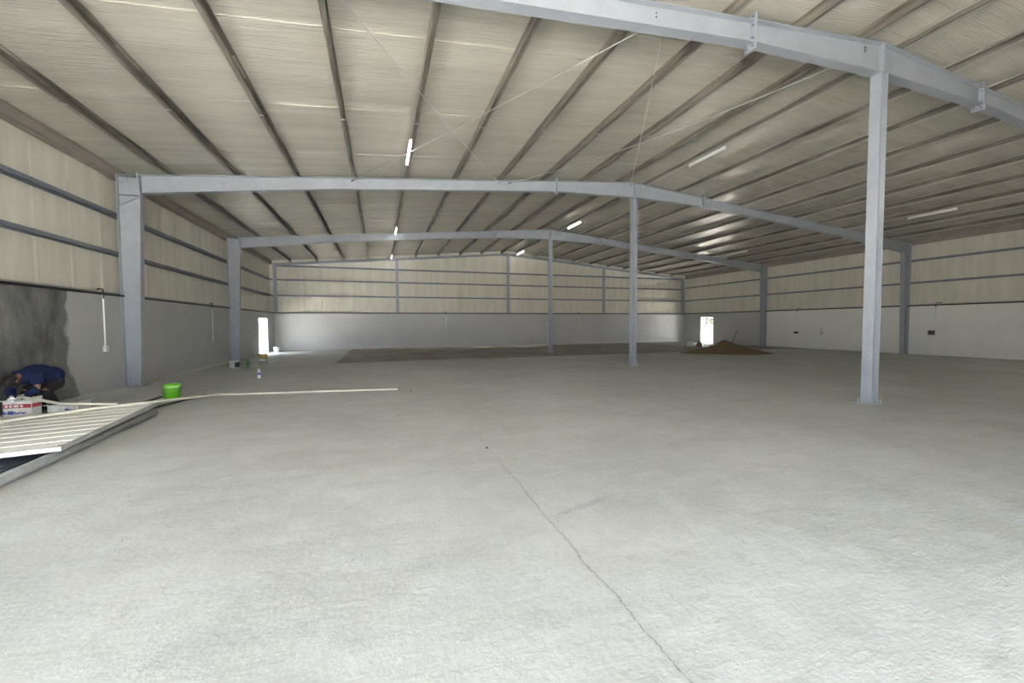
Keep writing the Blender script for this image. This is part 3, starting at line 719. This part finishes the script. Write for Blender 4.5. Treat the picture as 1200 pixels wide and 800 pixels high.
bottle((-3.56, 14.12, 0), .05, .29, M_wb, M_white, M_blue, 'small clear bottle with a dark blue band standing alone on the floor')

# ------------------------------------------------------------------ white ribbed panel resting on a steel tube
M_panel = mat('white_panel_paint', (.88, .87, .80), .45, var=.03, vscale=3); M_pedge = mat('panel_frame_steel', (.50, .50, .48), .4, .3, var=.18, vscale=10)
tb = MB().tube([(-3.58, 3.9, .058), (-3.88, 8.8, .058)], .058, 18); tbo = tb.build('steel_tube', M_galv, origin=(-3.67, 6.2, 0)); tag(tbo, 'thick grey galvanised tube lying on the floor under the edge of the white panel', 'tube')
pa = Vector((-3.60, 6.12, .14)); pb = Vector((-3.93, 9.06, .14))
pe = empty('ribbed_panel', pa); tag(pe, 'white ribbed sheet panel in a metal frame, lying on the steel tube at lower left', 'panel')
ux = Vector((-.99, -.06, -.04)).normalized(); uy = (pb-pa).normalized(); uz = ux.cross(uy).normalized()
if uz.z < 0: uz = -uz
Wd, Ln = 2.45, (pb-pa).length
def PB(mb, a0, a1, b0, b1, c0, c1):
    P = lambda a, b_, c: tuple(ux*a+uy*b_+uz*c)
    return mb.hexa([P(a0,b0,c0),P(a1,b0,c0),P(a1,b1,c0),P(a0,b1,c0),P(a0,b0,c1),P(a1,b0,c1),P(a1,b1,c1),P(a0,b1,c1)])
ns = 9; stp = (Ln-.08)/ns
for k in range(ns):
    b0 = .04+k*stp; mb = MB()
    P = lambda a, b_, c: tuple(ux*a+uy*b_+uz*c)
    for (q0, q1, c0, c1) in ((0, .10, .036, .036), (.10, .13, .036, .047), (.13, .97, .047, .047), (.97, 1.0, .047, .036)):
        y0, y1 = b0+stp*q0, b0+stp*q1
        mb.hexa([P(.04,y0,.018),P(Wd,y0,.018),P(Wd,y1,.018),P(.04,y1,.018),P(.04,y0,c0),P(Wd,y0,c0),P(Wd,y1,c1),P(.04,y1,c1)])
    mb.build('slat', M_panel, pe)
for q in ((0, .04, 0, Ln), ):
    PB(MB(), q[0], q[1], q[2], q[3], 0, .055).build('frame_rail', M_pedge, pe, bevel=.003)
PB(MB(), .04, Wd, 0, .04, 0, .055).build('frame_rail', M_pedge, pe, bevel=.003)
PB(MB(), .04, Wd, Ln-.04, Ln, 0, .055).build('frame_rail', M_pedge, pe, bevel=.003)
c0 = ux*.03+uy*.03; MB().tube([c0+uz*.055, c0+uz*.066], .014, 8, smooth=False).build('screw', mat('rusty_screw', (.22, .10, .05), .7), pe)

# folded dark sheet under the panel
M_tarp = mat('dark_blue_sheet', (.06, .075, .095), .35, var=.3, vscale=3, bump=.5, bscale=6)
tp = MB()
for k in range(4):
    z = .004+k*.014; x0 = -3.82-.05*k
    tp.hexa([(x0-1.9, 4.3+.1*k, z), (x0, 4.4+.06*k, z), (x0-.05, 7.6-.1*k, z), (x0-1.9, 7.4, z), (x0-1.9, 4.3+.1*k, z+.011), (x0, 4.4+.06*k, z+.011), (x0-.05, 7.6-.1*k, z+.011), (x0-1.9, 7.4, z+.011)])
tag(tp.build('folded_sheet', M_tarp, origin=(-4.9, 5.9, 0)), 'dark blue-grey folded sheeting on the floor under the white panel', 'sheeting')

# flat black bars on the floor behind the panel
for a, b_, l in (((-4.28, 9.52), (-3.86, 11.02), 'long thin black bar on the floor running from the panel past the green bucket'),
                 ((-4.78, 9.90), (-4.72, 11.05), 'short black bar on the floor just left of the green bucket')):
    v = Vector((b_[0]-a[0], b_[1]-a[1], 0)); n = Vector((-v.y, v.x, 0)).normalized()*.032; A = Vector((*a, 0))
    mb = MB(); P_ = [A-n, A-n+v, A+n+v, A+n]
    mb.hexa([p for p in P_]+[p+Vector((0, 0, .03)) for p in P_])
    tag(mb.build('metal_bar', M_black, origin=(a[0], a[1], 0)), l, 'bar')

# pale plastic pipes
M_pvc = mat('cream_plastic_pipe', (.66, .63, .53), .4, var=.06, vscale=4)
def pipe(pts, r, label, coup=None):
    e = empty('plastic_pipe', pts[0]); tag(e, label, 'pipe', 'pale plastic pipes on the floor')
    P_ = [Vector(p)-Vector(pts[0]) for p in pts]; sm = []
    for i in range(len(P_)-1):
        for k in range(6): sm.append(P_[i].lerp(P_[i+1], k/6))
    sm.append(P_[-1]); MB().tube(sm, r, 10).build('pipe', M_pvc, e)
    if coup: MB().tube([P_[coup]-(P_[coup]-P_[coup-1]).normalized()*.08, P_[coup]], r*1.35, 10).build('socket_end', M_pvc, e)
pipe([(-3.55, 10.90, .022), (-1.6, 10.63, .022), (.37, 10.32, .022)], .022, 'long straight cream plastic pipe on the floor right of the green bucket')
pipe([(-5.62, 8.22, .155), (-4.68, 8.78, .20), (-4.10, 9.12, .20), (-3.57, 10.92, .025)], .025, 'cream plastic pipe slanting across the back edge of the white panel', 3)

# ------------------------------------------------------------------ cartons
def carton(name, loc, rz, wx, wy, h, label, flaps=True, marks=()):
    e = empty(name, loc, rz); tag(e, label, 'box'); t = .006
    mb = MB().box(-wx, wx, -wy, -wy+t, 0, h).box(-wx, wx, wy-t, wy, 0, h).box(-wx, -wx+t, -wy+t, wy-t, 0, h).box(wx-t, wx, -wy+t, wy-t, 0, h).box(-wx+t, wx-t, -wy+t, wy-t, 0, t)
    mb.build('shell', M_scuff, e)
    if flaps:
        MB().hexa([(-wx,-wy,h),(wx,-wy,h),(wx,-wy+t,h),(-wx,-wy+t,h),(-wx-.03,-wy-.09,h+.03),(wx+.01,-wy-.09,h+.045),(wx+.01,-wy-.085,h+.05),(-wx-.03,-wy-.085,h+.035)]).build('flap', M_scuff, e)
        MB().hexa([(wx-t,-wy,h),(wx,-wy,h),(wx,wy,h),(wx-t,wy,h),(wx+.02,-wy,h+.08),(wx+.026,-wy,h+.08),(wx+.026,wy,h+.07),(wx+.02,wy,h+.07)]).build('flap', M_scuff, e)
    for nm, m_, x0, x1, z0, z1 in marks:
        MB().box(x0, x1, -wy-(.003 if nm == 'white_print' else .0015), -wy, z0, z1).build(nm, m_, e)
    return e
mk = [('red_band', M_red, -.195, .195, .175, .245)]
for x0, x1, z0, z1 in ((-.20,-.17,.07,.12),(-.165,-.15,.07,.10),(-.14,-.05,.065,.125),(-.04,-.02,.07,.11),(-.01,.02,.07,.10),(.03,.05,.08,.12),(.06,.10,.07,.10),(.11,.12,.07,.115)): mk.append(('print', M_blue, x0, x1, z0, z1))
for x0, x1 in ((-.17,-.13),(-.11,-.07),(-.05,.02),(.04,.08)): mk.append(('white_print', M_scuff, x0, x1, .190, .230))
c1 = carton('carton', (-6.10, 9.52, 0), R(-4), .20, .10, .29, 'white carton with a red band and blue print beside the crouching person', True, mk)
MB().box(.20, .2015, -.09, .09, .175, .245).build('red_band', M_red, c1)
mk2 = [('print', M_blue, .03, .10, .05, .09), ('print', M_blue, .11, .14, .055, .075), ('print', M_red, .17, .175, .02, .13), ('print', M_red, -.18, .0, .012, .02)]
carton('carton', (-5.60, 9.78, 0), R(-8), .24, .14, .14, 'low flat white carton with a small blue mark, right of the red-banded one', True, mk2)

# ------------------------------------------------------------------ crouching person
def remesh(parts, name, m, parent, voxel, smooth=6):
    mb = MB()
    for p in parts:
        if p[0] == 'tube': mb.tube(p[1], p[2], 14)
        else:
            c, r, rot = p[1], p[2], p[3] if len(p) > 3 else None
            n0 = len(mb.v); seg, rg = 16, 10
            for i in range(rg+1):
                th = math.pi*i/rg
                for k in range(seg):
                    q = Vector((r[0]*math.sin(th)*math.cos(2*math.pi*k/seg), r[1]*math.sin(th)*math.sin(2*math.pi*k/seg), r[2]*math.cos(th)))
                    if rot: q = rot @ q
                    mb.v.append(tuple(Vector(c)+q))
            for i in range(rg):
                for k in range(seg):
                    k2 = (k+1) % seg; mb.f.append((n0+i*seg+k, n0+(i+1)*seg+k, n0+(i+1)*seg+k2, n0+i*seg+k2)); mb.sm.append(True)
    o = mb.build(name, m, parent)
    md = o.modifiers.new('r', 'REMESH'); md.mode = 'VOXEL'; md.voxel_size = voxel; md.use_smooth_shade = True
    ms = o.modifiers.new('s', 'SMOOTH'); ms.iterations = smooth; ms.factor = .5
    dg = bpy.context.evaluated_depsgraph_get(); me = bpy.data.meshes.new_from_object(o.evaluated_get(dg))
    o.modifiers.clear(); o.data = me
    return o
pr = empty('person', (-6.02, 10.05, 0)); tag(pr, 'person in blue shirt and black trousers crouching by the left wall', 'person')
fd = Vector((-.25, -.968, 0)).normalized(); sd = Vector((-fd.y, fd.x, 0))*1.0        # facing, person's left... sd = rotate +90
sd = Vector((-fd.y, fd.x, 0)); UP = Vector((0, 0, 1))
def Q(f, s, z): return fd*f+sd*s+UP*z
rotf = Matrix((fd, sd, UP)).transposed()
M_skin = mat('skin', (.20, .11, .07), .6); M_shirt = mat('blue_shirt_cloth', (.003, .011, .055), .95, var=.3, vscale=8, bump=.5, bscale=14)
M_trs = mat('black_trouser_cloth', (.012, .012, .014), .85, bump=.3, bscale=14); M_hair = mat('dark_hair', (.018, .014, .011), .7, bump=.8, bscale=60)
M_glove = mat('white_glove', (.75, .75, .73), .7); M_shoe = mat('dark_shoe', (.03, .025, .022), .7)
body = []
pel = Q(-.04, 0, .60); chest = Q(.30, 0, .72); neck = Q(.46, 0, .74); head = Q(.62, 0, .645)
body += [('tube', [pel, Q(.12, 0, .70), chest, neck], [.13, .12, .13, .06]), ('tube', [neck, Q(.55, 0, .69), head], [.058, .055, .06])]
hr = rotf @ Matrix.Rotation(R(118), 3, 'Y')
body += [('ell', head, (.092, .076, .115), hr)]
# nose, chin, brow, lips, ears
def H(x, y, z): return head + hr @ Vector((x, y, z))
body += [('ell', H(.095, 0, -.005), (.020, .013, .022), hr), ('ell', H(.066, 0, -.085), (.028, .030, .022), hr), ('ell', H(.085, 0, .03), (.014, .05, .012), hr),
         ('ell', H(.086, 0, -.048), (.012, .024, .009), hr), ('ell', H(0, .078, -.005), (.020, .012, .032), hr), ('ell', H(0, -.078, -.005), (.020, .012, .032), hr)]
for s in (-1, 1):
    hip = Q(-.03, s*.09, .56); knee = Q(.27, s*.17, .42); ank = Q(.02, s*.13, .10)
    body += [('tube', [hip, hip.lerp(knee, .5)+UP*.02, knee], [.085, .075, .055]), ('tube', [knee, knee.lerp(ank, .35)-fd*.02, ank], [.052, .05, .036]),
             ('tube', [ank, Q(.06, s*.13, .05), Q(.17, s*.15, .04)], [.036, .036, .028])]
    sho = Q(.38, s*.18, .72)
    elb, hand = (Q(.44, s*.22, .46), Q(.52, .06, .375)) if s > 0 else (Q(.48, s*.2, .45), Q(.62, -.02, .36))
    body += [('tube', [Q(.33, s*.08, .74), sho, sho.lerp(elb, .5), elb], [.06, .055, .046, .038]), ('tube', [elb, elb.lerp(hand, .6), hand], [.038, .032, .024])]
remesh(body, 'body', M_skin, pr, .009)
# gloved hands: palm, four curled fingers, thumb
for s in (-1, 1):
    elb, wr = (Q(.44, .22, .46), Q(.52, .06, .375)) if s > 0 else (Q(.48, -.2, .45), Q(.62, -.02, .36))
    d = (wr-elb).normalized(); n = Vector((0, 0, -1)); n = (n-d*n.dot(d)).normalized(); l = d.cross(n)
    prt = [('tube', [wr-d*.03, wr+d*.02, wr+d*.07], [.028, .034, .036])]
    for k in range(4):
        b_ = wr+d*.08+l*(k-1.5)*.021; ln = (.07, .08, .075, .06)[k]
        prt.append(('tube', [b_-d*.02, b_+d*ln*.35+n*.005, b_+d*ln*.6+n*.03, b_+d*ln*.5+n*.055], [.0105, .010, .0095, .008]))
    b_ = wr+d*.02-l*.03; prt.append(('tube', [b_, b_-l*.022+d*.025+n*.012, b_-l*.01+d*.055+n*.032], [.013, .012, .0095]))
    remesh(prt, 'glove', M_glove, pr, .005, 3)
# hair cap
remesh([('ell', H(-.012, 0, .028), (.098, .086, .108), hr), ('ell', H(-.05, 0, -.01), (.06, .07, .08), hr)], 'hair', M_hair, pr, .008, 4)
# shirt
shp = [('ell', Q(.00, 0, .68), (.21, .20, .17), rotf), ('ell', Q(.22, 0, .74), (.25, .215, .175), rotf), ('ell', Q(.38, 0, .71), (.15, .19, .14), rotf),
       ('tube', [Q(.40, 0, .74), Q(.49, 0, .73)], [.09, .072])]
for s in (-1, 1):
    sho = Q(.38, s*.17, .72); elb, wr = (Q(.44, .22, .46), Q(.52, .06, .375)) if s > 0 else (Q(.48, -.2, .45), Q(.62, -.02, .36))
    shp += [('tube', [Q(.30, s*.10, .74), sho, sho.lerp(elb, .5), elb, elb.lerp(wr, .85)], [.11, .10, .085, .072, .052])]
remesh(shp, 'shirt', M_shirt, pr, .011, 5)
# trousers
tr_ = [('ell', Q(-.03, 0, .56), (.17, .18, .16), rotf)]
for s in (-1, 1):
    hip = Q(-.03, s*.09, .54); knee = Q(.27, s*.17, .42); ank = Q(.03, s*.13, .09)
    tr_ += [('tube', [hip, hip.lerp(knee, .5), knee], [.125, .105, .082]), ('tube', [knee, knee.lerp(ank, .4), ank], [.08, .078, .065])]
remesh(tr_, 'trousers', M_trs, pr, .011, 5)
for s in (-1, 1):
    remesh([('tube', [Q(-.03, s*.13, .042), Q(.06, s*.135, .05), Q(.14, s*.145, .042), Q(.21, s*.155, .035)], [.038, .046, .042, .032])], 'shoe', M_shoe, pr, .008, 3)
# third pipe, held in the left hand
pw = Vector((-6.02, 10.05, 0))+Q(.52, .06, .375)
pipe([tuple(pw+Vector((-.02, -.06, .0))), (-5.3, 9.05, .27), (-4.45, 8.90, .235)], .024, 'short pale plastic pipe held by the crouching person')

# small dark pebbles on the floor
M_peb = mat('dark_pebble', (.05, .045, .04), .9)
for (x, y, r, l) in ((1.28, 5.03, .016, 'tiny dark pebble beside the floor crack, midway up the floor'), (.66, 9.9, .02, 'small dark pebble on the floor beyond the end of the cream pipe')):
    mb = MB().lathe([(0, 0), (r, .002), (r*1.1, r*.5), (r*.6, r), (0, r*1.05)], seg=7); tag(mb.build('pebble', M_peb, None, (x, y, 0)), l, 'pebble')
